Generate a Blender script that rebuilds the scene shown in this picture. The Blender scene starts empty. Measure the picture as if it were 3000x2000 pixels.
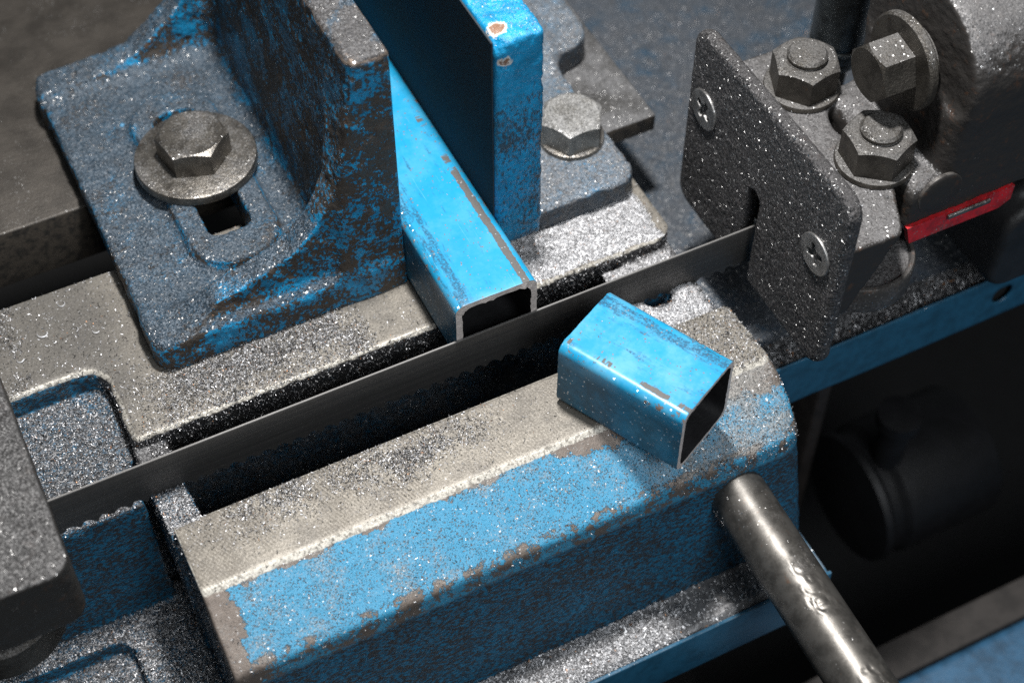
import bpy, bmesh, math, random
import numpy as np
from mathutils import Vector

# ------------------------------------------------------------------ camera, world, lamps, exposure
S = 0.001                                   # everything below is laid out in millimetres
scene = bpy.context.scene
COL = scene.collection
rng = np.random.default_rng(7)
R = math.radians

cd = bpy.data.cameras.new("camera")
cam = bpy.data.objects.new("camera", cd); COL.objects.link(cam)
cam.location = (-177.6*S, -411.4*S, 592*S)
cam.rotation_euler = (R(90-52.1), 0, R(-26.5))
cd.sensor_width = 36.0
cd.lens = 57.6
cd.clip_start = 0.01
cd.clip_end = 20
cd.dof.use_dof = True
cd.dof.focus_distance = 0.722
cd.dof.aperture_fstop = 6.3
scene.camera = cam

world = bpy.data.worlds.new("World"); scene.world = world; world.use_nodes = True
bg = world.node_tree.nodes["Background"]
bg.inputs[0].default_value = (0.85, 0.93, 1.0, 1)
bg.inputs[1].default_value = 0.08

def area(name, loc, aim, size, power, col=(1, 1, 1)):
    ld = bpy.data.lights.new(name, 'AREA'); ld.shape = 'DISK'; ld.size = size*S; ld.energy = power; ld.color = col
    lo = bpy.data.objects.new(name, ld); COL.objects.link(lo); lo.location = Vector(loc)*S
    lo.rotation_euler = (Vector(aim)-Vector(loc)).to_track_quat('-Z', 'Y').to_euler()
    return lo
area("work_lamp", (46, 62, 780), (15, 0, 0), 75, 12.5, (1.0, 0.98, 0.95))
area("fill_light", (40, -900, 900), (0, 0, 0), 500, 8.5, (0.93, 0.97, 1.0))  # unseen soft fill added on the camera side to lift the front faces

vs = scene.view_settings
vs.view_transform = 'Standard'; vs.look = 'None'; vs.exposure = 0.0; vs.gamma = 1.0
scene.cycles.use_denoising = False
scene.cycles.max_bounces = 5
scene.cycles.sample_clamp_indirect = 3.0
scene.cycles.caustics_reflective = False
scene.cycles.caustics_refractive = False

# ------------------------------------------------------------------ helpers
def vnoise(P, scale, seed=0):
    """smooth value noise at points P (n,3), feature size = scale mm, result -1..1"""
    q = P/scale; i = np.floor(q).astype(np.int64); f = q-i; f = f*f*(3-2*f)
    def h(a):
        n = (a[:, 0]*73856093) ^ (a[:, 1]*19349663) ^ (a[:, 2]*83492791) ^ (seed*2654435761)
        n = (n ^ (n >> 13))*1274126177 & 0x7fffffff
        n = (n ^ (n >> 16))*668265263 & 0x7fffffff
        return (n % 65521)/65521.0*2-1
    out = 0
    for dx in (0, 1):
        for dy in (0, 1):
            for dz in (0, 1):
                w = (f[:, 0] if dx else 1-f[:, 0])*(f[:, 1] if dy else 1-f[:, 1])*(f[:, 2] if dz else 1-f[:, 2])
                out = out + w*h(i+np.array([dx, dy, dz]))
    return out

def mesh_np(name, V, F, mat, parent=None, smooth=True):
    me = bpy.data.meshes.new(name)
    V = np.asarray(V, np.float32)*S
    nf, k = F.shape
    me.vertices.add(len(V)); me.vertices.foreach_set('co', V.ravel())
    me.loops.add(nf*k); me.loops.foreach_set('vertex_index', F.astype(np.int32).ravel())
    me.polygons.add(nf); me.polygons.foreach_set('loop_start', np.arange(0, nf*k, k, dtype=np.int32))
    me.polygons.foreach_set('use_smooth', np.full(nf, smooth))
    me.update(calc_edges=True)
    if mat: me.materials.append(mat)
    o = bpy.data.objects.new(name, me); COL.objects.link(o)
    if parent: o.parent = parent
    return o

def bm_obj(name, bm, mat, parent=None, smooth=None):
    me = bpy.data.meshes.new(name)
    bmesh.ops.recalc_face_normals(bm, faces=bm.faces)
    for v in bm.verts: v.co *= S
    bm.to_mesh(me); bm.free()
    if smooth is not None:
        me.shade_smooth()
        if smooth < 179: me.set_sharp_from_angle(angle=R(smooth))
    if mat: me.materials.append(mat)
    o = bpy.data.objects.new(name, me); COL.objects.link(o)
    if parent: o.parent = parent
    return o

def empty(name, label, cat, group=None):
    o = bpy.data.objects.new(name, None); COL.objects.link(o); o.empty_display_size = .01
    return tag(o, label, cat, group)

def tag(o, label, cat=None, group=None, kind=None):
    o['label'] = label
    if cat: o['category'] = cat
    if group: o['group'] = group
    if kind: o['kind'] = kind
    return o

# ---- signed distance modelling (castings with fillets), meshed by surface nets
class Grid:
    def __init__(s, lo, hi, h):
        s.h = h; s.lo = np.array(lo, float)
        n = [int(math.ceil((b-a)/h))+1 for a, b in zip(lo, hi)]
        s.x = (lo[0]+h*np.arange(n[0], dtype=np.float32))[:, None, None].astype(np.float32)
        s.y = (lo[1]+h*np.arange(n[1], dtype=np.float32))[None, :, None].astype(np.float32)
        s.z = (lo[2]+h*np.arange(n[2], dtype=np.float32))[None, None, :].astype(np.float32)
        s.n = n
def box(g, lo, hi, r=0.0):
    q = []
    for a, l, h in zip((g.x, g.y, g.z), lo, hi):
        q.append(np.abs(a-np.float32((l+h)/2))-np.float32((h-l)/2-r))
    out = np.sqrt(np.maximum(q[0], 0)**2+np.maximum(q[1], 0)**2+np.maximum(q[2], 0)**2)
    return out+np.minimum(np.maximum(np.maximum(q[0], q[1]), q[2]), 0)-np.float32(r)
def rbox(g, lo, hi, rc, r=0.0, ax=2):
    """box with rounded edges along one axis (corner radius rc), other edges radius r"""
    A = [g.x, g.y, g.z]; i, j = [k for k in range(3) if k != ax]
    q = [np.abs(A[k]-np.float32((lo[k]+hi[k])/2))-np.float32((hi[k]-lo[k])/2-rc) for k in (i, j)]
    d2 = np.sqrt(np.maximum(q[0], 0)**2+np.maximum(q[1], 0)**2)+np.minimum(np.maximum(q[0], q[1]), 0)-np.float32(rc)
    w = np.abs(A[ax]-np.float32((lo[ax]+hi[ax])/2))-np.float32((hi[ax]-lo[ax])/2)
    d2 = d2+np.float32(r); w = w+np.float32(r)
    return np.sqrt(np.maximum(d2, 0)**2+np.maximum(w, 0)**2)+np.minimum(np.maximum(d2, w), 0)-np.float32(r)
def cyl(g, c, rad, lo, hi, ax=2, r=0.0):
    A = [g.x, g.y, g.z]; i, j = [k for k in range(3) if k != ax]
    d2 = np.sqrt((A[i]-np.float32(c[0]))**2+(A[j]-np.float32(c[1]))**2)-np.float32(rad-r)
    w = np.abs(A[ax]-np.float32((lo+hi)/2))-np.float32((hi-lo)/2-r)
    return np.sqrt(np.maximum(d2, 0)**2+np.maximum(w, 0)**2)+np.minimum(np.maximum(d2, w), 0)-np.float32(r)
def plane(g, n, d):
    n = np.array(n, float); L = np.linalg.norm(n); n /= L
    return np.float32(n[0])*g.x+np.float32(n[1])*g.y+np.float32(n[2])*g.z-np.float32(d/L)
def smin(a, b, k):
    h = np.maximum(k-np.abs(a-b), 0)
    return np.minimum(a, b)-h*h*np.float32(0.25/k)
def smax(a, b, k): return -smin(-a, -b, k)

def nets(F, g):
    nx, ny, nz = F.shape; s = F < 0; h = g.h
    c = np.zeros((nx-1, ny-1, nz-1), np.uint8)
    for dx in (0, 1):
        for dy in (0, 1):
            for dz in (0, 1):
                c += s[dx:nx-1+dx, dy:ny-1+dy, dz:nz-1+dz]
    act = (c > 0) & (c < 8); del c
    ii = np.nonzero(act); n = len(ii[0])
    idx = np.full(act.shape, -1, np.int32); idx[ii] = np.arange(n, dtype=np.int32)
    acc = np.zeros((n, 3)); cnt = np.zeros(n)
    corners = [(a, b, d) for a in (0, 1) for b in (0, 1) for d in (0, 1)]
    vals = {k: F[ii[0]+k[0], ii[1]+k[1], ii[2]+k[2]].astype(np.float64) for k in corners}
    for a in corners:
        for ax in range(3):
            if a[ax] == 0:
                b = list(a); b[ax] = 1; b = tuple(b)
                fa, fb = vals[a], vals[b]; m = (fa < 0) != (fb < 0)
                t = fa[m]/(fa[m]-fb[m])
                p = np.tile(np.array(a, float), (m.sum(), 1)); p[:, ax] = t
                acc[m] += p; cnt[m] += 1
    V = acc/cnt[:, None]+np.stack(ii, 1); V = V*h+g.lo
    quads = []
    for ax in range(3):
        sl0 = [slice(None)]*3; sl1 = [slice(None)]*3; sl0[ax] = slice(0, -1); sl1[ax] = slice(1, None)
        a, b = s[tuple(sl0)], s[tuple(sl1)]
        u, w = [(1, 2), (2, 0), (0, 1)][ax]
        m = a != b
        e = list(np.nonzero(m))
        ok = (e[u] > 0) & (e[w] > 0) & (e[u] < idx.shape[u]) & (e[w] < idx.shape[w])
        e = [q[ok] for q in e]; sg = a[e[0], e[1], e[2]]
        def cell(du, dw):
            q = [x.copy() for x in e]; q[u] -= du; q[w] -= dw
            return idx[q[0], q[1], q[2]]
        Q = np.stack([cell(1, 1), cell(0, 1), cell(0, 0), cell(1, 0)], 1)
        Q[~sg] = Q[~sg][:, ::-1]
        quads.append(Q)
    return V, np.concatenate(quads)

def vnormals(V, F):
    n = np.cross(V[F[:, 2]]-V[F[:, 0]], V[F[:, 3]]-V[F[:, 1]])
    N = np.zeros_like(V)
    for k in range(4):
        for a in range(3): N[:, a] += np.bincount(F[:, k], n[:, a], len(V))
    return N/np.maximum(np.linalg.norm(N, axis=1), 1e-9)[:, None]

MESHES = {}
def sdf_obj(name, F, g, mat, parent=None, rough=(0.35, 5.0, 0.15, 1.8), mask=None, key=None):
    V, Q = nets(F, g)
    N = vnormals(V, Q)
    a, la, b, lb = rough
    d = a*vnoise(V, la, 3)+b*vnoise(V, lb, 5)
    if mask is not None: d = d*mask(V, N)
    V = V+N*d[:, None]
    o = mesh_np(name, V, Q, mat, parent)
    MESHES[key or o.name] = (V, Q)
    return o

# ---- turned and hexagonal hardware
def lathe(profile, seg=48, axis='z', c=(0, 0, 0), cap=True):
    """profile: list of (radius, height)"""
    V = []; F = []
    for r, h in profile:
        for k in range(seg):
            t = 2*math.pi*k/seg
            p = (r*math.cos(t), r*math.sin(t), h)
            if axis == 'x': p = (-p[2], p[1], p[0])
            if axis == 'y': p = (p[0], -p[2], p[1])
            V.append((p[0]+c[0], p[1]+c[1], p[2]+c[2]))
    n = len(profile)
    bm = bmesh.new(); vv = [bm.verts.new(v) for v in V]
    for i in range(n-1):
        for k in range(seg):
            bm.faces.new((vv[i*seg+k], vv[i*seg+(k+1) % seg], vv[(i+1)*seg+(k+1) % seg], vv[(i+1)*seg+k]))
    if cap:
        bm.faces.new([vv[k] for k in range(seg)][::-1]); bm.faces.new([vv[(n-1)*seg+k] for k in range(seg)])
    return bm
def hexbody(af, h, c, rot=0.0, seg=72, bore=0.0):
    """hexagon of across-flats af with the turned 30 degree chamfer on top"""
    rc = af/2*0.955; V = []
    def rh(t):
        u = (t-rot) % (math.pi/3)-math.pi/6
        return af/2/math.cos(u)
    rings = []
    bm = bmesh.new()
    specs = ['b', 'm', 'c', 'c2']
    for sp in specs:
        ring = []
        for k in range(seg):
            t = 2*math.pi*k/seg+rot; r = rh(t)
            if sp == 'b': p = (r, 0)
            elif sp == 'm': p = (r, h-max(r-rc, 0)*0.6)
            elif sp == 'c': p = (rc, h)
            else: p = (bore if bore else rc*0.55, h)
            ring.append(bm.verts.new((p[0]*math.cos(t)+c[0], p[0]*math.sin(t)+c[1], p[1]+c[2])))
        rings.append(ring)
    for a, b in zip(rings, rings[1:]):
        for k in range(seg):
            bm.faces.new((a[k], a[(k+1) % seg], b[(k+1) % seg], b[k]))
    bm.faces.new(rings[-1]); bm.faces.new(rings[0][::-1])
    return bm

# ------------------------------------------------------------------ materials (procedural)
class NT:
    def __init__(s, name):
        s.m = bpy.data.materials.new(name); s.m.use_nodes = True
        s.t = s.m.node_tree; s.n = s.t.nodes; s.l = s.t.links
        s.bsdf = s.n["Principled BSDF"]
    def node(s, typ, **kw):
        n = s.n.new(typ)
        for k, v in kw.items(): setattr(n, k, v)
        return n
    def put(s, sock, v):
        if v is None: return
        if isinstance(v, bpy.types.NodeSocket): s.l.new(v, sock)
        else:
            if sock.type == 'RGBA' and len(v) == 3: v = (*v, 1)
            sock.default_value = v
    def math(s, op, a, b=None, c=None, clamp=False):
        n = s.node('ShaderNodeMath', operation=op, use_clamp=clamp)
        s.put(n.inputs[0], a); s.put(n.inputs[1], b); s.put(n.inputs[2], c); return n.outputs[0]
    def vmath(s, op, a, b=None, sc=None):
        n = s.node('ShaderNodeVectorMath', operation=op)
        s.put(n.inputs[0], a); s.put(n.inputs[1], b)
        if sc is not None: s.put(n.inputs['Scale'], sc)
        return n.outputs[1] if op in ('LENGTH', 'DOT_PRODUCT', 'DISTANCE') else n.outputs[0]
    def mix(s, f, a, b, typ='RGBA', blend='MIX'):
        n = s.node('ShaderNodeMix', data_type=typ)
        if typ == 'RGBA': n.blend_type = blend
        s.put(n.inputs[0], f)
        o = {'FLOAT': 2, 'VECTOR': 4, 'RGBA': 6}[typ]
        s.put(n.inputs[o], a); s.put(n.inputs[o+1], b)
        return n.outputs[{'FLOAT': 0, 'VECTOR': 1, 'RGBA': 2}[typ]]
    def pos(s):                                  # world position in millimetres
        if not hasattr(s, '_p'):
            s.geo = s.node('ShaderNodeNewGeometry')
            s._p = s.vmath('SCALE', s.geo.outputs['Position'], sc=1000.0)
        return s._p
    def noise(s, scale, detail=4, rough=.6, vec=None, dist=0.0, off=None):
        n = s.node('ShaderNodeTexNoise')
        v = vec or s.pos()
        if off is not None: v = s.vmath('ADD', v, off)
        s.put(n.inputs['Vector'], v); n.inputs['Scale'].default_value = scale
        n.inputs['Detail'].default_value = detail; n.inputs['Roughness'].default_value = rough
        n.inputs['Distortion'].default_value = dist
        return n.outputs['Fac']
    def voro(s, scale, vec=None):
        n = s.node('ShaderNodeTexVoronoi'); s.put(n.inputs['Vector'], vec or s.pos()); n.inputs['Scale'].default_value = scale
        return n
    def step(s, x, lo, hi):
        n = s.node('ShaderNodeMapRange', interpolation_type='SMOOTHSTEP')
        s.put(n.inputs[0], x); s.put(n.inputs[1], lo); s.put(n.inputs[2], hi); return n.outputs[0]
    def bump(s, h, dist, strength=1.0, normal=None):
        n = s.node('ShaderNodeBump'); s.put(n.inputs['Height'], h)
        n.inputs['Distance'].default_value = dist*S; n.inputs['Strength'].default_value = strength
        if normal is not None: s.l.new(normal, n.inputs['Normal'])
        return n.outputs[0]
    def sep(s, v):
        n = s.node('ShaderNodeSeparateXYZ'); s.put(n.inputs[0], v); return n.outputs
    def out(s, col, rough, metal, normal=None, spec=None):
        s.put(s.bsdf.inputs['Base Color'], col); s.put(s.bsdf.inputs['Roughness'], rough)
        s.put(s.bsdf.inputs['Metallic'], metal)
        if normal is not None: s.l.new(normal, s.bsdf.inputs['Normal'])
        if spec is not None: s.bsdf.inputs['Specular IOR Level'].default_value = spec
        return s.m

PAINT = (0.007, 0.215, 0.43)
IRON = (0.060, 0.050, 0.042)
DUST = (0.15, 0.15, 0.155)

def dust_layer(t, col, rough, metal, normal, dust, grain=1.7, glint=0.05, dcol=DUST, up=True, lo=.35, hi=.8, tilt=1.1, opac=.85, gs=1.5, drift=False, clean=None):
    """fine steel dust lying on whatever faces up: grainy, with tiny bright facets"""
    P = t.pos()
    v = t.voro(grain); v2 = t.voro(gs, t.vmath('ADD', P, (17.3, 5.1, 9.7)))
    nz = t.sep(t.geo.outputs['Normal'])[2]
    cov = t.noise(0.05, 6, .65, off=(40, 10, 3))
    fine = t.noise(1.1, 3, .7)
    amt = t.math('ADD', t.math('MULTIPLY', t.math('SUBTRACT', cov, .5), 1.2), t.math('MULTIPLY', t.math('SUBTRACT', fine, .5), .95))
    amt = t.math('ADD', amt, dust)
    if drift:
        pt_ = t.geo.outputs['Pointiness']
        amt = t.math('ADD', amt, t.math('MULTIPLY', t.step(pt_, .492, .45), .35))
        amt = t.math('SUBTRACT', amt, t.math('MULTIPLY', t.step(pt_, .515, .57), .55))
    if clean: amt = t.math('SUBTRACT', amt, t.math('MULTIPLY', t.step(t.sep(P)[2], clean-10, clean), .5))
    if up: amt = t.math('ADD', amt, t.math('MULTIPLY', t.math('SUBTRACT', t.step(nz, lo-.3, hi), 1.0), .75))
    m = t.math('MULTIPLY', t.step(amt, .28, .68), opac)
    rnd = t.sep(v.outputs['Color'])
    shade = t.math('MULTIPLY_ADD', t.math('POWER', rnd[0], 2.0), 1.15, .6)
    dc = t.vmath('SCALE', dcol, sc=shade)
    col = t.mix(m, col, dc)
    spark = t.math('GREATER_THAN', t.sep(v2.outputs['Color'])[1], 1.0-glint)
    spark = t.math('MULTIPLY', spark, t.step(amt, .1, .4))
    col = t.mix(spark, col, (.55, .545, .54))
    rough = t.mix(m, rough, .5, 'FLOAT'); rough = t.mix(spark, rough, .40, 'FLOAT')
    metal = t.mix(m, metal, t.math('MULTIPLY', rnd[1], .35), 'FLOAT'); metal = t.mix(spark, metal, 1.0, 'FLOAT')
    jit = t.vmath('SCALE', t.vmath('SUBTRACT', v.outputs['Color'], (.5, .5, .5)), sc=tilt*.8)
    jit2 = t.vmath('SCALE', t.vmath('SUBTRACT', v2.outputs['Color'], (.5, .96, .5)), sc=tilt)
    jn = t.vmath('NORMALIZE', t.vmath('ADD', normal, jit)); jn2 = t.vmath('NORMALIZE', t.vmath('ADD', normal, jit2))
    normal = t.mix(spark, t.mix(m, normal, jn, 'VECTOR'), jn2, 'VECTOR')
    return col, rough, metal, t.vmath('NORMALIZE', normal)

def iron_paint(t, cover, big=.045, paint=PAINT, iron=IRON, edge=0.0, upc=0.0):
    P = t.pos()
    a = t.noise(big, 8, .68, dist=.4); b = t.noise(.55, 4, .7)
    q = t.math('ADD', t.math('MULTIPLY', t.math('SUBTRACT', a, .5), 1.2), t.math('MULTIPLY', t.math('SUBTRACT', b, .5), 1.15))
    q = t.math('ADD', q, cover)
    if upc: q = t.math('ADD', q, t.math('MULTIPLY', t.step(t.sep(t.geo.outputs['Normal'])[2], .3, .8), upc))
    if edge:
        pt = t.geo.outputs['Pointiness']
        q = t.math('SUBTRACT', q, t.math('MULTIPLY', t.step(pt, .515, .60), edge))
    m = t.step(q, -.012, .012)
    pv = t.noise(.12, 5, .6, off=(3, 70, 9))
    pc = t.mix(t.step(pv, .35, .7), paint, tuple(x*.62 for x in paint))
    rust = t.noise(.16, 6, .7, off=(9, 2, 33))
    ic = t.mix(t.step(rust, .55, .75), iron, (.10, .052, .030))
    return m, t.mix(m, ic, pc), t.mix(m, .55, .38, 'FLOAT'), t.mix(m, .35, 0.0, 'FLOAT')

def cast_mat(name, cover=0.0, dust=.45, edge=.5, grain=1.7, glint=.05, bumpy=.7, paint=PAINT, dcol=DUST, up=True, iron=IRON, bare=.8, tilt=1.1, upc=0.0, opac=.85, topz=None, foot=None, clean=None, fgrime=0.0, chips=(), drift=True):
    t = NT(name); t.pos()
    m, c, r, me = iron_paint(t, cover, edge=edge, paint=paint, iron=iron, upc=upc)
    if fgrime:                                   # fine dark crust over the paint
        P = t.pos()
        gq = t.math('ADD', t.math('MULTIPLY', t.noise(.55, 6, .74, vec=t.vmath('MULTIPLY', P, (1, 1, .55))), .8), t.math('MULTIPLY', t.noise(.03, 5, .6, off=(2, 33, 7)), .3))
        gq = t.math('SUBTRACT', gq, t.math('MULTIPLY', t.step(t.sep(P)[2], 90, 140), .16))
        c = t.mix(t.math('MULTIPLY', t.step(gq, .52, .62), fgrime), c, (.030, .032, .034))
    for (cx, cy, cz, rad) in chips:              # knocked chips: white filler rim, rusty middle
        dq = t.math('ADD', t.vmath('DISTANCE', t.pos(), (cx, cy, cz)), t.math('MULTIPLY', t.math('SUBTRACT', t.noise(.45, 5, .7), .5), 6.5))
        c = t.mix(t.step(dq, rad+.15, rad-.15), c, (.60, .57, .53)); c = t.mix(t.step(dq, rad*.75+.15, rad*.75-.15), c, (.20, .11, .07))
    if foot:                                     # oily black crust low down
        fz = t.math('MULTIPLY', t.step(t.math('ADD', t.sep(t.pos())[2], t.math('MULTIPLY', t.noise(.12, 6, .7, off=(2, 61, 5)), 14)), foot+9, foot+3), .92)
        fz = t.math('MULTIPLY', fz, t.step(t.sep(t.geo.outputs['Normal'])[2], .75, .45))
        c = t.mix(fz, c, (.028, .026, .026))
    if topz:                                     # clamping edge worn to bare metal
        z_ = t.sep(t.pos())[2]
        tz = t.math('MULTIPLY', t.step(z_, topz-4, topz-2), t.step(t.noise(.10, 6, .7, off=(33, 3, 3)), .60, .56))
        c = t.mix(tz, c, t.mix(t.noise(.25, 6, .7), (.26, .20, .16), (.10, .085, .075))); me = t.mix(tz, me, .45, 'FLOAT'); r = t.mix(tz, r, .42, 'FLOAT')
    if bare:                                     # rubbed bright on convex edges
        pt = t.math('MULTIPLY', t.step(t.geo.outputs['Pointiness'], .54, .66), t.step(t.noise(.3, 4, .7, off=(5, 5, 80)), .36, .55))
        pt = t.math('MULTIPLY', pt, bare)
        c = t.mix(pt, c, (.42, .40, .38)); r = t.mix(pt, r, .38, 'FLOAT'); me = t.mix(pt, me, .9, 'FLOAT')
    h = t.math('ADD', t.math('MULTIPLY', t.noise(.45, 5, .62), 1.0), t.math('MULTIPLY', m, .18))
    n = t.bump(h, 1.0*bumpy)
    c, r, me, n = dust_layer(t, c, r, me, n, dust, grain, glint, dcol, up, tilt=tilt, opac=opac, drift=drift, clean=clean)
    return t.out(c, r, me, n)

def bed_mat():
    t = NT('painted_cast_bed'); P = t.pos()
    x, y, z = t.sep(P); nz = t.sep(t.geo.outputs['True Normal'])[2]
    m, c, r, me = iron_paint(t, .03, edge=.25)
    gpaint = t.mix(t.noise(.05, 6, .65, off=(9, 90, 2)), (.008, .135, .26), (.006, .088, .175))
    grime = t.math('ADD', t.math('MULTIPLY', t.noise(.62, 5, .72, vec=t.vmath('MULTIPLY', P, (.65, 1, 1.25))), .75), t.math('MULTIPLY_ADD', t.noise(.035, 5, .6, off=(2, 33, 7)), .14, .10))
    rearf = t.math('MULTIPLY', t.step(y, 10, 20), t.step(t.math('ADD', z, t.math('MULTIPLY', t.step(x, -150, -143), 0.0)), -60, -50))
    rearf = t.math('MULTIPLY', rearf, t.step(x, -147.5, -146.5))
    inner = t.math('MULTIPLY', t.math('MULTIPLY', t.step(z, -9, -13), t.step(t.math('ABSOLUTE', y), 28, 27)), t.math('MULTIPLY', t.step(x, -134, -130), t.step(x, 90, 84)))  # slot interior: its deep shade painted in as a darker colour
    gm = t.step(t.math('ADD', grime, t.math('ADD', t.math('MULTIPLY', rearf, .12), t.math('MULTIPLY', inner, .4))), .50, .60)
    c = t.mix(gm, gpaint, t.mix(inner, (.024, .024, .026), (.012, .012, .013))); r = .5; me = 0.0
    # the front slope kept most of its paint
    front = t.math('MULTIPLY', t.step(t.math('MULTIPLY', y, -1.0), 57, 60), t.step(z, -34, -30))
    m2 = t.step(t.math('ADD', t.math('MULTIPLY', t.math('SUBTRACT', t.noise(.05, 8, .66, off=(80, 4, 4)), .5), 1.5), .235), -.01, .012)
    lim = t.math('ADD', t.math('MULTIPLY', t.noise(.08, 7, .7, off=(4, 4, 90)), t.math('MULTIPLY_ADD', t.step(x, 0, 60), 14, 16)), 53)
    m2 = t.math('MULTIPLY', m2, t.step(t.math('SUBTRACT', t.math('MULTIPLY', y, -1.0), lim), -.3, .3))
    m2 = t.math('MULTIPLY', m2, t.math('SUBTRACT', 1.0, t.step(t.math('ADD', t.noise(1.25, 4, .7, off=(31, 4, 9)), t.math('MULTIPLY', t.noise(.06, 4, .6, off=(3, 3, 3)), .18)), .66, .72)))
    ridge = t.math('MULTIPLY', t.step(t.math('ADD', z, t.math('MULTIPLY', t.noise(.25, 5, .7), 3.0)), -17.6, -18.4), t.step(t.noise(.09, 8, .80, off=(60, 2, 2)), .50, .53))
    m2 = t.math('MULTIPLY', m2, t.math('SUBTRACT', 1.0, ridge))
    lim2 = t.math('SUBTRACT', t.math('MULTIPLY', t.noise(.09, 7, .7, off=(4, 44, 9)), 26), 148)
    m2 = t.math('MULTIPLY', m2, t.step(t.math('SUBTRACT', x, lim2), -.3, .3))
    pc = t.mix(t.noise(.3, 5, .7), (.045, .265, .44), (.030, .20, .35))
    c2 = t.mix(m2, t.mix(t.noise(.5, 5, .7), (.22, .185, .16), (.11, .09, .078)), pc)
    c = t.mix(front, c, c2); me = t.mix(front, me, t.math('MULTIPLY', t.math('SUBTRACT', 1, m2), .5), 'FLOAT')
    r = t.mix(front, r, t.mix(m2, .5, .36, 'FLOAT'), 'FLOAT')
    h = t.math('SUBTRACT', t.noise(.42, 5, .62), t.math('MULTIPLY', gm, -.3))
    n = t.bump(h, .9)
    h2 = t.math('ADD', t.math('MULTIPLY', t.noise(1.1, 4, .65), .5), t.math('MULTIPLY', m2, .35))
    n = t.mix(front, n, t.bump(h2, .5), 'VECTOR')
    c, r, me, n = dust_layer(t, c, r, me, n, t.mix(front, .50, t.math('MULTIPLY_ADD', t.step(x, 45, 100), .26, .36), 'FLOAT'), 1.7, .025, t.mix(front, DUST, (.24, .235, .225)), True, .55, .95)
    # machined top faces
    mach = t.math('MULTIPLY', t.step(t.math('ADD', z, t.math('MULTIPLY', t.noise(.35, 5, .7, off=(3, 8, 8)), 1.2)), -1.5, -1.1), t.step(nz, .22, .40))
    dirt = t.noise(.035, 7, .68, off=(22, 3, 1)); fine = t.noise(.9, 4, .75, off=(1, 9, 1)); lines = t.noise(.25, 3, .6, vec=t.vmath('MULTIPLY', P, (.25, 3.0, 1.0)))
    mc = t.mix(t.step(dirt, .36, .66), (.215, .196, .168), (.140, .128, .112))
    mc = t.mix(t.step(t.math('MULTIPLY', fine, t.math('ADD', dirt, .5)), .60, .74), mc, (.10, .095, .088))
    mc = t.mix(t.math('MULTIPLY', t.step(lines, .52, .7), .35), mc, (.17, .16, .145))
    left = t.math('MULTIPLY', t.step(t.math('MULTIPLY', x, -1), 105, 150), t.step(y, 20, 50))
    mc = t.mix(t.math('MULTIPLY', left, .62), mc, (.085, .082, .078))
    # milling arcs
    dd = t.vmath('LENGTH', t.vmath('MULTIPLY', t.vmath('SUBTRACT', P, (-330, -150, 0)), (1, 1, 0)))
    arc = t.math('SINE', t.math('MULTIPLY', dd, 2*math.pi/1.5))
    amp = t.math('MULTIPLY', t.step(t.math('MULTIPLY', y, -1), 20, 24), t.math('MULTIPLY', t.step(t.noise(.03, 3, .5, off=(8, 1, 8)), .34, .50), t.math('MULTIPLY_ADD', t.step(x, 30, -60), .8, .2)))
    hm = t.math('ADD', t.math('MULTIPLY', arc, t.math('MULTIPLY', amp, .06)), t.math('MULTIPLY', t.noise(.8, 4, .7), .3))
    mc = t.mix(t.math('MULTIPLY', amp, t.math('MULTIPLY_ADD', arc, .24, .24)), mc, (.10, .086, .068))
    bev = t.math('MULTIPLY', t.step(nz, .985, .93), t.step(t.noise(.5, 5, .75, off=(7, 7, 7)), .38, .56))
    mc = t.mix(bev, mc, t.mix(t.noise(1.2, 3, .7), (.62, .59, .53), (.34, .32, .28)))
    mn = t.bump(hm, .5)
    v = t.voro(2.0); jit = t.vmath('SCALE', t.vmath('SUBTRACT', v.outputs['Color'], (.5, .5, .5)), sc=.22)
    mn = t.vmath('NORMALIZE', t.vmath('ADD', mn, jit))
    c = t.mix(mach, c, mc); r = t.mix(mach, r, .5, 'FLOAT'); me = t.mix(mach, me, .35, 'FLOAT'); n = t.mix(mach, n, mn, 'VECTOR')
    return t.out(c, r, me, n)

def rail_mat(name, col=(.070, .062, .054), dust=.1):
    t = NT(name); P = t.pos()
    d = t.noise(.05, 7, .65); l = t.noise(.4, 3, .6, vec=t.vmath('MULTIPLY', P, (.2, 2.5, 2.5)))
    c = t.mix(t.step(d, .35, .68), col, tuple(x*.55 for x in col)); c = t.mix(t.math('MULTIPLY', t.step(l, .5, .65), .4), c, tuple(x*.4 for x in col))
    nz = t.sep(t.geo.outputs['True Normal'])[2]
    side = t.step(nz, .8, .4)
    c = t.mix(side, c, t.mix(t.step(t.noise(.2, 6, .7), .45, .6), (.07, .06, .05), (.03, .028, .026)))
    n = t.bump(t.noise(.7, 5, .7), .3)
    c, r, me, n = dust_layer(t, c, .5, .4, n, dust, 1.6, .05)
    return t.out(c, r, me, n)

def steel_mat(name, col=(.20, .19, .175), rough=.42, dust=.3, glint=.12, metal=.85, grain=2.0, up=True, dcol=DUST, bare=.9, tilt=1.1, bmp=.22):
    t = NT(name); t.pos()
    d = t.noise(.12, 6, .65); c = t.mix(t.step(d, .4, .65), col, tuple(x*.55 for x in col))
    rust = t.step(t.noise(.22, 6, .7, off=(50, 5, 5)), .62, .75); c = t.mix(t.math('MULTIPLY', rust, .5), c, (.16, .075, .035))
    r = rough; me = metal
    n = t.bump(t.noise(.8, 5, .65), bmp)
    c, r, me, n = dust_layer(t, c, r, me, n, dust, grain, glint, dcol, up, tilt=tilt)
    return t.out(c, r, me, n)

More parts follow.
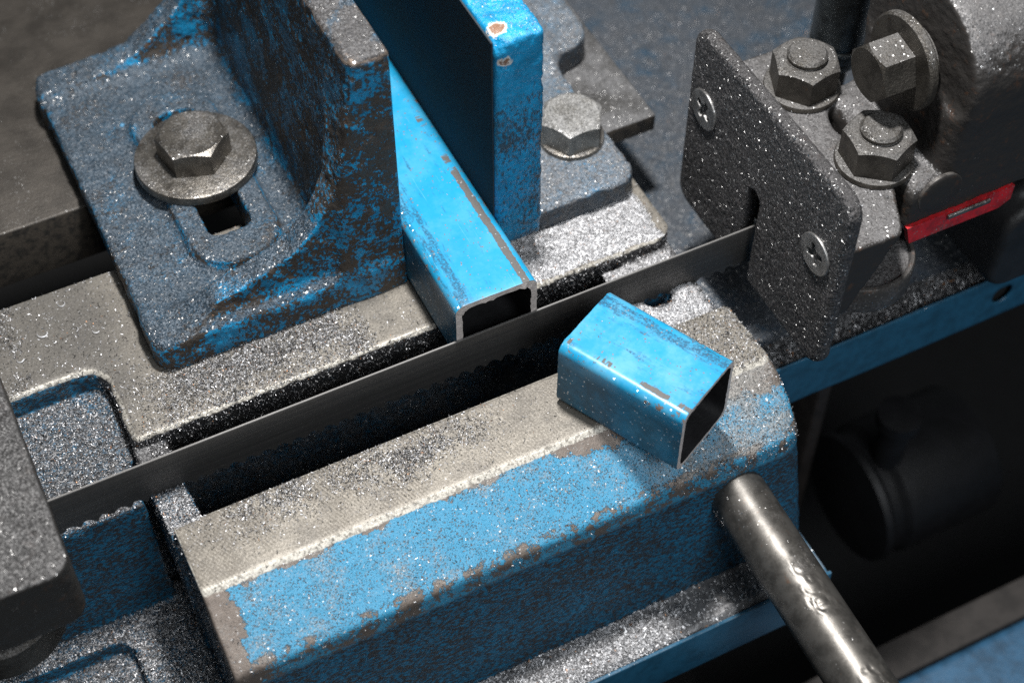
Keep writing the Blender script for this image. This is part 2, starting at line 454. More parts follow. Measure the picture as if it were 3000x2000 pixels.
def blade_mat():
    t = NT('blade_steel'); P = t.pos()
    st = t.noise(.6, 4, .7, vec=t.vmath('MULTIPLY', P, (.025, 1, 2.2)))
    z = t.sep(P)[2]
    band = t.noise(.30, 2, .5, vec=t.vmath('MULTIPLY', P, (.004, .0, 1)))
    c = t.mix(t.step(st, .35, .7), (.092, .089, .086), (.054, .053, .052))
    c = t.mix(t.math('MULTIPLY', t.step(band, .42, .62), .5), c, (.055, .055, .057))
    c = t.mix(t.math('MULTIPLY', t.step(t.noise(.9, 5, .75), .60, .72), .5), c, (.30, .29, .28))
    c = t.mix(t.step(z, 17.5, 17.9), c, (.22, .215, .21))  # highlight of the top edge painted in as a lighter line
    n = t.bump(t.math('ADD', st, t.math('MULTIPLY', t.noise(1.5, 3, .7), .4)), .10)
    return t.out(c, t.mix(st, .34, .5, 'FLOAT'), .6, n)

def tube_mat(name, seed, axis_dirt, strip, haze=.30):
    """bright blue sprayed tube: scuffs, a worn strip along one edge, bare chips (uses object space)"""
    t = NT(name); t.pos()
    tc = t.node('ShaderNodeTexCoord'); O = t.vmath('SCALE', tc.outputs['Object'], sc=1000.0)
    ox, oy, oz = t.sep(O)
    off = (seed*13.7, seed*5.1, seed*7.7)
    base = t.mix(t.noise(.03, 5, .6, vec=O, off=off), (.008, .275, .50), (.010, .22, .41))
    base = t.mix(t.math('MULTIPLY', t.step(t.noise(.05, 6, .7, vec=O, off=(seed, 4, 77)), .38, .68), haze), base, (.14, .37, .52))
    # worn primer strip near the right-hand edge of the top, ragged
    w = t.math('ADD', ox, t.math('MULTIPLY', t.math('SUBTRACT', t.noise(.30, 6, .7, vec=O, off=off), .5), 2.6))
    s1 = t.math('MULTIPLY', t.step(w, strip[0]-.15, strip[0]+.1), t.step(w, strip[1]+.1, strip[1]-.15))
    along = t.step(t.math('ADD', t.noise(.06, 5, .6, vec=t.vmath('MULTIPLY', O, (.2, 1, 0)), off=off), t.math('MULTIPLY', oy, strip[3])), strip[2], strip[2]+.02)
    s1 = t.math('MULTIPLY', t.math('MULTIPLY', s1, along), t.step(oz, 38, 39.5))
    # dirt smears running lengthways beside the left edge
    sm = t.noise(.34, 7, .74, vec=t.vmath('MULTIPLY', O, (1, .14, 1)), off=off)
    near = t.step(t.math('ABSOLUTE', t.math('SUBTRACT', ox, axis_dirt)), 7, .5)
    s2 = t.math('MULTIPLY', t.step(t.math('ADD', sm, t.math('MULTIPLY', near, .17)), .56, .70), .9)
    s2 = t.math('MULTIPLY', s2, t.step(t.noise(.9, 4, .75, vec=O, off=off), .36, .56))
    # chips down to brown metal, mostly along the rounded edges
    e1 = t.math('MAXIMUM', t.step(ox, 4.5, .6), t.step(ox, 36.5, 39.6))
    e2 = t.math('MULTIPLY', t.step(oz, 39.6, 38.0), t.step(oz, 30, 36.5))
    ch = t.math('ADD', t.noise(.40, 7, .74, vec=t.vmath('MULTIPLY', O, (1, .6, 1)), off=off), t.math('MULTIPLY', t.math('MAXIMUM', e1, e2), .075))
    ch = t.math('ADD', ch, t.math('MULTIPLY', t.math('SUBTRACT', t.noise(.045, 3, .5, vec=O, off=(7, seed, 2)), .5), .16))
    ch = t.math('MULTIPLY', t.step(ch, .640, .655), t.step(oz, 30.0, 36.0))
    scr = t.noise(.5, 3, .6, vec=t.vmath('MULTIPLY', O, (2.6, .05, 1)), off=(seed, 9, 4)); scr = t.math('MULTIPLY', t.step(scr, .66, .70), .45)
    lz = t.step(oz, 37.0, 27.0)                               # sides below the top darkened, their shade put into the colour
    gr = t.noise(.09, 6, .7, vec=O, off=off)
    c = t.mix(scr, base, (.20, .42, .55))
    c = t.mix(s2, c, (.018, .07, .13))
    c = t.mix(t.math('MULTIPLY', lz, t.math('MULTIPLY_ADD', t.step(gr, .3, .65), .40, .46)), c, (.022, .06, .09))
    c = t.mix(s1, c, t.mix(t.noise(1.2, 3, .7, vec=O), (.12, .115, .11), (.045, .045, .047)))
    c = t.mix(ch, c, t.mix(t.noise(.7, 4, .7, vec=O), (.26, .17, .12), (.045, .040, .040)))
    sp = t.voro(1.6); spk = t.math('GREATER_THAN', t.sep(sp.outputs['Color'])[0], .985)
    c = t.mix(spk, c, (.75, .76, .78))
    h = t.math('SUBTRACT', t.math('MULTIPLY', t.noise(.35, 4, .55, vec=O), .5), t.math('MULTIPLY', t.math('MAXIMUM', s1, ch), .9))
    n = t.bump(h, .10)
    jn = t.vmath('NORMALIZE', t.vmath('ADD', n, t.vmath('SCALE', t.vmath('SUBTRACT', sp.outputs['Color'], (.5, .5, .5)), sc=.9)))
    n = t.mix(spk, n, jn, 'VECTOR')
    worn = t.math('MAXIMUM', s1, ch)
    r = t.mix(t.math('MAXIMUM', worn, t.math('MULTIPLY', lz, .7)), t.mix(t.noise(.2, 5, .7, vec=O), .26, .46, 'FLOAT'), .6, 'FLOAT')
    t.put(t.bsdf.inputs['Coat Weight'], t.math('MULTIPLY', t.math('MULTIPLY', t.math('SUBTRACT', 1.0, t.math('MAXIMUM', worn, s2)), t.step(oz, 33, 37)), .4)); t.bsdf.inputs['Coat Roughness'].default_value = .16
    return t.out(c, r, t.math('MULTIPLY', spk, .8), n)

def cut_mat():
    t = NT('sawn_steel'); P = t.pos()
    l = t.noise(.7, 4, .7, vec=t.vmath('MULTIPLY', P, (.5, 1, 2.2)))
    c = t.mix(t.step(l, .35, .65), (.80, .73, .70), (.50, .46, .44))
    return t.out(c, .45, .25, t.bump(l, .6))

def plain(name, col, rough=.6, metal=0.0, bump=.3, bs=.5, var=.5):
    t = NT(name); t.pos()
    c = t.mix(t.step(t.noise(.08, 6, .65), .35, .68), col, tuple(x*var for x in col))
    return t.out(c, rough, metal, t.bump(t.noise(bs, 5, .65), bump))

def filing_mat(name, cols, rough=.36, metal=.9):
    t = NT(name); t.pos()
    ri = t.geo.outputs['Random Per Island']
    ramp = t.node('ShaderNodeValToRGB'); t.l.new(ri, ramp.inputs[0]); ramp.color_ramp.interpolation = 'CONSTANT'
    while len(ramp.color_ramp.elements) < len(cols): ramp.color_ramp.elements.new(.5)
    for e, (p, c) in zip(ramp.color_ramp.elements, cols): e.position = p; e.color = (*c, 1)
    return t.out(ramp.outputs[0], rough, metal)

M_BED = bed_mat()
M_JAW = cast_mat('worn_blue_casting', cover=-.03, dust=.76, edge=-.45, bumpy=.9, upc=.18, dcol=(.052, .055, .060), opac=.90, glint=.035, bare=.6, topz=144)
M_JAW2 = cast_mat('worn_blue_casting_bright', cover=.34, dust=.70, edge=-.2, bumpy=1.0, upc=.2, dcol=(.15, .15, .155), glint=.04, bare=.3, foot=22, clean=134, fgrime=.85, chips=((45, 49, 143, 4.2), (44.5, 42, 132, 3.4)), paint=(.006, .25, .50))
M_GUIDE = cast_mat('dusty_grey_casting', cover=-2, dust=.78, edge=.0, up=False, dcol=(.10, .098, .10), glint=.02, iron=(.05, .047, .045), bare=.7, bumpy=.5)
M_ARM = cast_mat('dusty_dark_casting', cover=-2, dust=.70, edge=.0, up=True, dcol=(.135, .132, .134), glint=.02, iron=(.034, .031, .029), bare=.7, bumpy=.45)
M_LGUIDE = cast_mat('dusty_left_guide', cover=-2, dust=.80, edge=.0, up=True, dcol=(.062, .061, .062), glint=.02, iron=(.030, .028, .026), bare=.8, bumpy=.3)
M_PLATE = cast_mat('dusty_plate', cover=-2, dust=.85, edge=.0, up=False, dcol=(.062, .060, .062), glint=.05, iron=(.04, .038, .037), bare=.5, bumpy=1.5, tilt=1.4)
M_NUT = steel_mat('dusty_nut_steel', (.105, .096, .084), .48, .62, glint=.03, dcol=(.105, .102, .10), bmp=.45)
M_BOLT = steel_mat('bolt_steel', (.19, .175, .155), .32, .44, glint=.04, dcol=(.10, .10, .103))
M_BOLT2 = steel_mat('bolt_steel_bright', (.26, .25, .23), .34, .55, glint=.06, dcol=(.26, .26, .26))
M_ROD = steel_mat('rod_steel', (.14, .132, .122), .40, .18, glint=.015, metal=.75, up=True, bmp=.03, grain=2.4)
M_RAIL = rail_mat('slide_rail_iron')
M_BLADE = blade_mat()
M_TUBE = tube_mat('blue_tube_paint', 1, 5.5, (33.0, 36.4, .20, -.0030))
M_OFF = tube_mat('blue_offcut_paint', 3, 7, (33.5, 36.0, .50, 0.0), .62)
M_CUT = cut_mat()
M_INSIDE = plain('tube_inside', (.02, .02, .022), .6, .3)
M_TRAY = cast_mat('blue_tray_paint', drift=False, cover=.55, dust=.12, edge=.1, paint=(.014, .090, .165), bumpy=.15, bare=.2, glint=.05)
M_TRAYFAR = cast_mat('dusty_blue_tray_paint', drift=False, cover=.55, dust=.66, edge=0, paint=(.010, .060, .115), bumpy=.15, bare=0, glint=.05, dcol=(.075, .078, .086))
t = NT('red_paint'); t.pos()
cc = t.mix(t.step(t.noise(.12, 6, .7), .42, .62), (.50, .012, .018), (.26, .010, .014))
M_RED = t.out(*dust_layer(t, cc, .45, 0.0, t.bump(t.noise(.6, 5, .65), .15), .32, 1.7, .02, (.10, .09, .09), False))
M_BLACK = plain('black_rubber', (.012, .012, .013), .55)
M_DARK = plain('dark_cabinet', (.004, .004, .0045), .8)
M_CHROME = steel_mat('plated_screw', (.20, .22, .225), .28, -.3, glint=.0, metal=.95)
M_WHITE = plain('white_plastic', (.62, .66, .68), .35, 0, .1)
M_FIL = filing_mat('steel_filings', [(0, (.025, .025, .026)), (.36, (.12, .12, .125)), (.60, (.36, .36, .37)), (.80, (.75, .75, .77)), (.988, (.38, .19, .09))], .45, .45)
M_FIL2 = filing_mat('bright_steel_filings', [(0, (.16, .16, .165)), (.22, (.50, .50, .51)), (.55, (.78, .78, .80)), (.99, (.50, .28, .16))], .48, .4)

# ------------------------------------------------------------------ the saw bed (one casting)
g = Grid((-240, -106, -112), (152, 128, 2), .9)
F = smax(box(g, (-260, 25, -42), (128, 124, 0), .4), plane(g, (0, -1, 1), -26.6), .5)
F = smax(F, -rbox(g, (100, 68, -60), (180, 170, 20), 10), 1)                  # the right end stops short behind
rr = rbox(g, (20, 25, -42), (129, 140, 0), 12, .4); F = np.where(g.x > 60, smax(F, rr, .6), F)
F = smin(F, box(g, (-260, 2, -120), (-150, 72, -13.5)), 4)                    # block under the pocket
F = smax(F, -rbox(g, (-300, -80, -13), (-145, 71, 60), 10, 0), 4.2)
# front rail with sloping painted face
fr = smax(plane(g, (0, 0, 1), 0), plane(g, (0, -.561, .828), .561*57.5), .6)
fr = smax(fr, plane(g, (0, -1, .09), 88.3), 2.0)
fr = smax(fr, plane(g, (0, 1, 0), -24), .5)
fr = smax(fr, plane(g, (-1, 0, -.0), 144), 1.0)
fr = smax(fr, plane(g, (1, .05, .17), 126.5), 2.5)
fr = smax(fr, plane(g, (.90, -.42, .14), .90*136.5+.42*66), 8)
F = np.minimum(F, fr)
# bridges under the blade, dished slot ends
br = box(g, (-146, -30, -60), (-118, 26, -6.5), 1.0)
br = smax(br, -rbox(g, (-131, -60, -130), (40, 60, 20), 14), 2)
F = smin(F, br, 3)
br = box(g, (82, -30, -60), (126, 27, -7.5), 1.0)
br = smax(br, -rbox(g, (0, -50, -130), (98, 50, 20), 16), 2)
br = smax(br, -rbox(g, (98, -5, -130), (111, 4, 20), 3), 2)
F = smin(F, br, 3)
F = smin(F, box(g, (-260, -88, -140), (130, 124, -105)), 4)
# left ledge below with a sunk recess
lg = box(g, (-260, -95, -140), (-144, 10, -95), 1.5)
lg = smax(lg, -rbox(g, (-300, -140, -108), (-176, -9.5, 0), 9, 0), 2)
F = smin(F, lg, 5)
bed = empty('saw_bed', 'cast iron saw table with bare machined strips, blade slot and sloping blue painted front', 'saw table')
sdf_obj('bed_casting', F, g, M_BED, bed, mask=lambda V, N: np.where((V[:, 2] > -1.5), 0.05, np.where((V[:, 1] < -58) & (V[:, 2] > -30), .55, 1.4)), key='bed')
del F, fr, lg, br

# ------------------------------------------------------------------ slide rails behind
def slab(name, lo, hi, r, mat, parent=None, seg=3):
    bm = bmesh.new(); bmesh.ops.create_cube(bm, size=1)
    for v in bm.verts: v.co = Vector([(lo[i]+hi[i])/2+v.co[i]*(hi[i]-lo[i]) for i in range(3)])
    if r: bmesh.ops.bevel(bm, geom=bm.edges[:]+bm.verts[:], offset=r, segments=seg, affect='EDGES', profile=.5)
    return bm_obj(name, bm, mat, parent, 40)
tag(slab('slide_rail', (-320, 169.5, -36), (36, 360, 0), 1.2, M_RAIL), 'dark worn iron slide rail running behind and under the left vise jaw', 'rail')
tag(slab('slide_rail', (36.5, 100, -11), (160, 360, 0), 1.0, rail_mat('slide_rail_iron_dusty', (.045, .043, .040), .55)), 'short dusty iron rail end on the tray behind the right vise jaw', 'rail')
tag(slab('rail_floor', (-320, 124.5, -66), (40, 169, -60), 0, plain('brown_oily_sheet', (.022, .017, .011), .5)), 'dark oily sheet down in the gap between table and slide rail', None, None, 'structure')

# ------------------------------------------------------------------ left vise jaw
def curve_f(x, pts):
    xs, zs = zip(*sorted(pts)); return np.interp(x, xs, zs).astype(np.float32)
g = Grid((-124, 50, -1.6), (2.4, 251, 147), .8)
base = rbox(g, (-121, 54, 0), (-.2, 248, 16), 11, 2.5)
bz = rbox(g, (-88, 84, 0), (-45, 205, 22), 20, 2.5); base = smin(base, bz, 5)
up = smax(box(g, (-40, 57.5, 0), (0, 300, 144), 2.2), plane(g, (-1, 0, .088), 31.0), 2.5)
rib1 = curve_f(g.x, [(-130, 4), (-116, 8), (-107, 15), (-89, 28), (-71, 34), (-53, 41), (-40, 53), (-30, 71), (-24, 95), (-19, 118), (-16, 144), (10, 144)])
r1 = smax(smax((g.z-rib1)*np.float32(.7), np.abs(g.y-np.float32(65.5))-np.float32(6.5), 2.0), plane(g, (-1, 0, 0), 117), 1)
rib2 = curve_f(g.x, [(-130, 15), (-115, 18), (-99, 20), (-82, 22), (-70, 26), (-57, 35), (-43, 47), (-34, 64), (-26, 100), (-20, 144), (10, 144)])
r2 = smax(smax((g.z-rib2)*np.float32(.7), np.abs(g.y-np.float32(240))-np.float32(6.5), 2.0), plane(g, (-1, 0, 0), 118), 1)
F = smin(smin(base, up, 9), smin(r1, r2, 1), 11)
F = smax(F, plane(g, (1, 0, 0), 0), .5)
F = smax(F, plane(g, (0, 0, -1), 0), .3)
F = smax(F, plane(g, (0, -1, .0), -53.6), 1.5)
F = smax(F, -rbox(g, (-77, 103, -20), (-56, 190, 60), 6, 0), 2)
F = smax(F, plane(g, (0, 0, 1), 144), 3)
jaw = empty('vise_jaw', 'left cast vise jaw with chipped blue paint, slotted base and one large washer', 'vise jaw', 'vise jaws')
sdf_obj('jaw_casting', F, g, M_JAW, jaw, rough=(.55, 6, .28, 1.9), mask=lambda V, N: np.where(V[:, 0] > -.8, 0.02, 1.0), key='ljaw')
del F, base, up, r1, r2
def ring(ro, ri, z0, z1, c, ch=.8, axis='z', seg=64):
    pr = [(ri, z0), (ro-.3, z0), (ro, z0+.3), (ro, z1-ch), (ro-ch*.35, z1-ch*.3), (ro-ch, z1), (ri, z1)]
    bm = lathe(pr, seg, axis, c, cap=False)
    vs_ = bm.verts[:]; n = len(pr)
    bm.verts.ensure_lookup_table()
    for k in range(seg):
        bm.faces.new((bm.verts[(n-1)*seg+k], bm.verts[(n-1)*seg+(k+1) % seg], bm.verts[(k+1) % seg], bm.verts[k]))
    return bm
bolt = bm_obj('bolt', hexbody(30.5, 14, (-66.5, 152, 27.1), R(41)), M_BOLT, jaw, 30)
bm_obj('washer', ring(29.5, 9, 22.3, 27.1, (-66.5, 152, 0), 1.2), M_BOLT, bolt, 35)
bm_obj('shank', lathe([(9.5, 2), (9.5, 27)], 32, 'z', (-66.5, 153, 0)), M_NUT, bolt, 40)

# ------------------------------------------------------------------ right vise jaw
g = Grid((38.5, 37, -1.6), (153, 232, 147), .8)
base = rbox(g, (41, 54, 0), (124, 215, 15), 11, 3)
base = smin(base, rbox(g, (41, 148, 0), (150, 260, 17), 16, 3), 14)
up = box(g, (40.2, 40, 18), (63, 300, 144), 2.6)
F = smin(base, up, 15)
F = smax(F, plane(g, (-1, 0, 0), -40.2), .5); F = smax(F, plane(g, (0, 0, -1), 0), .3); F = smax(F, plane(g, (0, 0, 1), 144), 4)
F = smax(F, plane(g, (-.7, -.4, .6), .6*144-.7*43-.4*44-1.5), 1.5)          # knocked corner
jaw2 = empty('vise_jaw', 'right cast vise jaw, brighter blue with a dark flat clamping face', 'vise jaw', 'vise jaws')
sdf_obj('jaw_casting', F, g, M_JAW2, jaw2, rough=(.5, 6, .30, 1.9), mask=lambda V, N: np.where(V[:, 0] < 41.2, 0.02, 1.0), key='rjaw')
del F, base, up
t = NT('ground_jaw_face'); P = t.pos()
ln = t.noise(.8, 4, .7, vec=t.vmath('MULTIPLY', P, (1, 2.2, .15)))
cc = t.mix(t.step(t.noise(.03, 5, .6), .35, .65), (.026, .042, .056), (.038, .041, .045))
cc = t.mix(t.math('MULTIPLY', t.step(ln, .5, .7), .5), cc, (.045, .045, .045))
M_FACE = t.out(cc, .85, 0.0, t.bump(ln, .15), .08)
slab('clamping_face', (39.75, 43.5, 21), (40.6, 231, 141), 0, M_FACE, jaw2)
bolt2 = bm_obj('bolt', hexbody(28, 14, (106, 92, 17.5), R(-1)), M_BOLT2, jaw2, 30)
bm_obj('washer', ring(16.5, 8, 14.0, 17.5, (106, 92, 0), .8), M_BOLT, bolt2, 35)

# ------------------------------------------------------------------ square tube and offcut
def tube(name, L, mat, wall=2.8, rad=4.5, ends=(1, 1), burr=1.0, seed=1):
    """square tube 40 x 40 along +y from 0 to L, one mesh; ends sawn"""
    r0 = random.Random(seed)
    def outline(o, w, r, n=6):
        pts = []
        for cx, cy, a0 in ((w-r, w-r, 0), (r, w-r, 90), (r, r, 180), (w-r, r, 270)):
            for k in range(n+1):
                a = R(a0+90*k/n); pts.append((o+cx+r*math.cos(a), o+cy+r*math.sin(a)))
        # extra points along the straights so the sawn rim can be ragged
        out = []
        for i, p in enumerate(pts):
            q = pts[(i+1) % len(pts)]; d = math.dist(p, q); m = max(1, int(d/2.2)) if d > 6 else 1
            for k in range(m): out.append((p[0]+(q[0]-p[0])*k/m, p[1]+(q[1]-p[1])*k/m))
        return out
    O = outline(0, 40, rad)
    # inner outline: same topology, offset towards the centre
    I = []
    for (x, z) in O:
        s_ = (20-wall)/20.0
        I.append((20+(x-20)*s_, 20+(z-20)*s_))
    n = len(O); bm = bmesh.new()
    ys = [0, .5]+list(np.linspace(6, L-6, max(2, int(L/12))))+[L-.5, L]
    def ringv(pts, y, j=0.0, shr=0.0):
        return [bm.verts.new((20+(x-20)*(1-shr), y+r0.uniform(-j, j), 20+(z-20)*(1-shr))) for x, z in pts]
    rings = [ringv(O, y, .12 if y in (0, L) else 0, .006 if y in (0, L) else 0) for y in ys]
    def burrs(y, sgn):
        out = []
        for i, (x, z) in enumerate(I):
            b = burr*max(0, r0.gauss(.12, .28))
            out.append(bm.verts.new((x+(20-x)*.012*r0.uniform(0, 1.8), y-sgn*b*.35, z+(20-z)*.03*b*r0.uniform(0, 1.6))))
        return out
    i0 = burrs(0, 1); i1 = burrs(L, -1)
    inn = [i0]+[ringv(I, y) for y in (3, L/2, L-3)]+[i1]
    fo, fc, fi = [], [], []
    for a, b in zip(rings, rings[1:]):
        for k in range(n): fo.append(bm.faces.new((a[k], a[(k+1) % n], b[(k+1) % n], b[k])))
    for a, b in zip(inn, inn[1:]):
        for k in range(n): fi.append(bm.faces.new((b[k], b[(k+1) % n], a[(k+1) % n], a[k])))
    for k in range(n):
        fc.append(bm.faces.new((inn[0][k], inn[0][(k+1) % n], rings[0][(k+1) % n], rings[0][k])))
        fc.append(bm.faces.new((rings[-1][k], rings[-1][(k+1) % n], inn[-1][(k+1) % n], inn[-1][k])))
    bm.faces.index_update()
    for f in fc: f.material_index = 1
    for f in fi: f.material_index = 2
    o = bm_obj(name, bm, mat, None, 40)
    o.data.materials.append(M_CUT); o.data.materials.append(M_INSIDE)
    return o
tb = tube('square_tube', 420, M_TUBE, wall=3.0, seed=2, burr=2.6)
tb.location = (0, 0, 0.15*S)
tag(tb, 'long bright blue square steel tube clamped in the vise, sawn end facing the blade', 'steel tube')
oc = tube('tube_offcut', 63.5, M_OFF, wall=2.2, seed=5, burr=.7)
# the offcut lies turned on the front strip: its length runs from (31,-38) towards (60,-94)
a_off = math.atan2(-55.5, 28.0)-math.pi/2
ex = Vector((math.cos(a_off), math.sin(a_off)))
oc.rotation_euler = (0, 0, a_off)
oc.location = ((30.5-ex.x*40)*S, (-38.2-ex.y*40)*S, .15*S)
tag(oc, 'short blue square tube offcut lying turned on the front strip of the table', 'tube offcut')

# ------------------------------------------------------------------ band saw blade
bm = bmesh.new(); top = []; bot = []
x0, x1, pitch = -238, 262, 7.4
def tooth(u):                                  # 0..1 along one pitch: hooked tooth, round gullet
    if u < .10: return 1.0
    if u < .30: return 1-(u-.10)/.20*1.0
    if u < .62: return 0.0+.12*math.sin((u-.3)/.32*math.pi)*-1
    return (u-.62)/.38
xs = []
x = x0
while x < x1:
    for u in (0.0, .06, .10, .16, .22, .30, .40, .52, .62, .75, .88): xs.append((x+u*pitch, u))
    x += pitch
rows = []
for (x, u) in xs:
    k = tooth(u); i = int((x-x0)/pitch+1e-6) % 3; set_ = (-.35, .35, 0)[i]*k
    zt = -5.4-2.5*k
    row = []
    for (yy, zz) in ((-1.05+set_, zt), (-1.05, -4.2), (-1.05, 17.6), (-.85, 18.0), (-.15, 18.0), (.05, 17.6), (.05, -4.2), (.05+set_, zt)):
        row.append(bm.verts.new((x, yy, zz)))
    rows.append(row)
for a, b in zip(rows, rows[1:]):
    for k in range(8):
        bm.faces.new((a[k], a[(k+1) % 8], b[(k+1) % 8], b[k]))
bl = bm_obj('cutting_band', bm, M_BLADE, None, 30)
tag(bl, 'dark steel band saw blade with teeth down, stretched across the table slot', 'saw blade')

# ------------------------------------------------------------------ right blade guide
guide = empty('blade_guide', 'right blade guide: grey dusty casting with two big nuts and a slotted plate', 'blade guide', 'blade guides')
g = Grid((148.5, -70, -16), (160, 64, 99), .7)
F = rbox(g, (150, -68, -14), (157.5, 60, 96.5), 11, 3.2, ax=0)
F = smax(F, -rbox(g, (140, -6.5, -60), (170, 3.0, 44), 4.0, 0, ax=0), 1.5)
plate = sdf_obj('plate', F, g, M_PLATE, guide, rough=(.15, 9, .16, 1.5), key='plate')
gs = Grid((-1.0, -11.5, -11.5), (4.0, 11.5, 11.5), .35)
F = cyl(gs, (0, 0), 10.4, .3, 3.5, ax=0, r=.5)
cr = np.minimum(box(gs, (-3, -1.5, -5.8), (1.9, 1.5, 5.8), .6), box(gs, (-3, -5.8, -1.5), (1.9, 5.8, 1.5), .6))
cr = smin(cr, cyl(gs, (0, 0), 2.4, -3, 2.6, ax=0), 1.2)
F = smax(F, -cr, .5)
V, Q = nets(F, gs)
M_SCREW = steel_mat('screw_steel', (.30, .295, .29), .42, .1, glint=.05, up=False)
for (y, z, a) in ((44.5, 56, .5), (-51, 52, -.35)):
    W = V.copy(); W[:, 1] = V[:, 1]*math.cos(a)-V[:, 2]*math.sin(a)+y; W[:, 2] = V[:, 1]*math.sin(a)+V[:, 2]*math.cos(a)+z; W[:, 0] = V[:, 0]+148.6
    mesh_np('screw', W, Q, M_SCREW, plate)
# block and arm
g = Grid((155, -68, 13), (330, 66, 148), 1.0)
blk = rbox(g, (157.8, -63, 16), (208, 62, 60), 3, 1.2)
blk = smax(blk, plane(g, (.72, -.69, 0), (.72*187+.69*62)), 2)
blk = smax(blk, plane(g, (2, -1.0, -1), 314+62), 1.5)
blk = smax(blk, -cyl(g, (212, 4), 17, 30, 90, r=2), 2.5)                         # scooped hollow by the arm bolt
arm = smin(cyl(g, (-8, 104), 40, 220, 420, ax=0, r=1.5), box(g, (203, -46, 37), (420, 30, 98), 2.0), 5)
arm = smax(arm, -box(g, (180, -80, 61), (219.5, 70, 160), 2), 10)
F = smin(blk, arm, 5)
blockmesh = sdf_obj('guide_casting', F, g, M_ARM, guide, rough=(.3, 7, .25, 2), key='guide')
del F, arm, blk
def nut(c, rot, par):
    n = bm_obj('nut', hexbody(28.5, 15, c, rot, bore=9.6), M_NUT, par, 30)
    bm_obj('washer', ring(18.0, 9.6, c[2]-3, c[2]-.05, (c[0], c[1], 0), .9), M_NUT, n, 35)
    bm_obj('stud', lathe([(9.4, c[2]), (9.4, c[2]+15.4), (8.5, c[2]+15.8), (9.4, c[2]+16.4), (9.4, c[2]+17.6), (8.2, c[2]+18.9), (3.5, c[2]+19.3)], 40, 'z', (c[0], c[1], 0)), M_NUT, n, 40)
nut((195.5, 33.5, 63.2), R(8), guide)
nut((198.5, -21.5, 63.2), R(22), guide)
hbm = hexbody(24.5, 16.5, (0, 0, 0), R(20))
for v in hbm.verts: v.co = Vector((211-v.co.z, -9+v.co.y, 104+v.co.x))
hb = bm_obj('arm_bolt', hbm, M_NUT, guide, 30)
bm_obj('washer', lathe([(10, -220.5), (16.0, -220.4), (16.0, -216.5), (21.5, -216), (22.5, -215), (22.5, -212.5), (21.4, -211.4), (10, -211)], 56, 'x', (0, -9, 104)), M_NUT, hb, 32)
bm_obj('boss', lathe([(11.5, 45), (11.5, 46.5), (10.8, 47.0), (4, 47.1)], 48, 'y', (219, 0, 53)), M_ARM, guide, 35)
brg = bm_obj('bearing', lathe([(24, 6), (25.6, 7), (25.8, 8), (25.8, 21), (25.0, 22.2), (23.4, 22.4), (22.6, 20.2), (12, 19.6), (11, 22), (2, 22)], 64, 'z', (188, -37.5, 0)), M_GUIDE, guide, 35)
# red guard strip under the arm
rp = bmesh.new()
prof = [(204, 37.5), (207.5, 26.0), (258, 25.5), (264, 29), (264, 38)]
fa = [rp.verts.new((x, -47.4, z)) for x, z in prof]; fb = [rp.verts.new((x, -44.4, z)) for x, z in prof]
rp.faces.new(fa); rp.faces.new(fb[::-1])
for k in range(len(prof)): rp.faces.new((fa[k], fb[k], fb[(k+1) % len(prof)], fa[(k+1) % len(prof)]))
red = bm_obj('red_strip', rp, M_RED, guide)
red['label'] = 'bright red painted strip under the arm'
slab('lip', (226, -49.2, 34.2), (250, -47.45, 36.8), .8, M_BOLT2, red)
# black bracket hanging off the arm's far end
g = Grid((240, -62, -45), (330, 10, 52), 1.4)
F = smin(rbox(g, (262, -54, -34), (360, -10, 22), 14, 5, ax=1), rbox(g, (275, -44, -10), (360, 0, 50), 8, 4, ax=1), 6)
sdf_obj('bracket', F, g, M_BLACK, guide, rough=(.3, 9, .1, 3), key='bracket')

# plated adjusting screw behind
sc = empty('adjusting_screw', 'plated cylinder screw with white seal ring standing behind the right guide', 'screw')
bm_obj('barrel', lathe([(11.5, 31), (13.6, 32.5), (14.0, 35), (13.2, 36), (13.2, 37.5), (14.0, 38.5), (14.0, 160)], 56, 'z', (249, 77, 0)), M_CHROME, sc, 35)
bm_obj('seal_ring', lathe([(9, 20), (11.8, 21), (12.0, 24), (10.8, 25), (12.2, 26), (12.2, 29.5), (11.5, 31)], 56, 'z', (249, 77, 0)), M_WHITE, sc, 35)
bm_obj('rod', lathe([(8, -60), (8, 22)], 32, 'z', (249, 77, 0)), M_NUT, sc, 35)

# ------------------------------------------------------------------ left blade guide (mostly out of frame)
guide2 = empty('blade_guide', 'left blade guide: flat dusty grey block at the photo edge, over the blade', 'blade guide', 'blade guides')
g = Grid((-264, -58, 3), (-184, 92, 49), .8)
F = rbox(g, (-300, -54, 8), (-187, 140, 45), 9, 1.4)
F = smax(F, -cyl(g, (-240, -8), 46, 0, 12, r=2), 3)
F = smax(F, -box(g, (-300, -3, -10), (-180, 2, 21)), .6)
sdf_obj('guide_block', F, g, M_LGUIDE, guide2, rough=(.2, 6, .12, 2), key='lguide')
bm_obj('bearing', lathe([(25, -30), (27, -28), (27, -12), (25.5, -10), (23, -10), (22, -12), (12, -12)], 64, 'z', (-222, -18, 0)), M_NUT, guide2, 35)

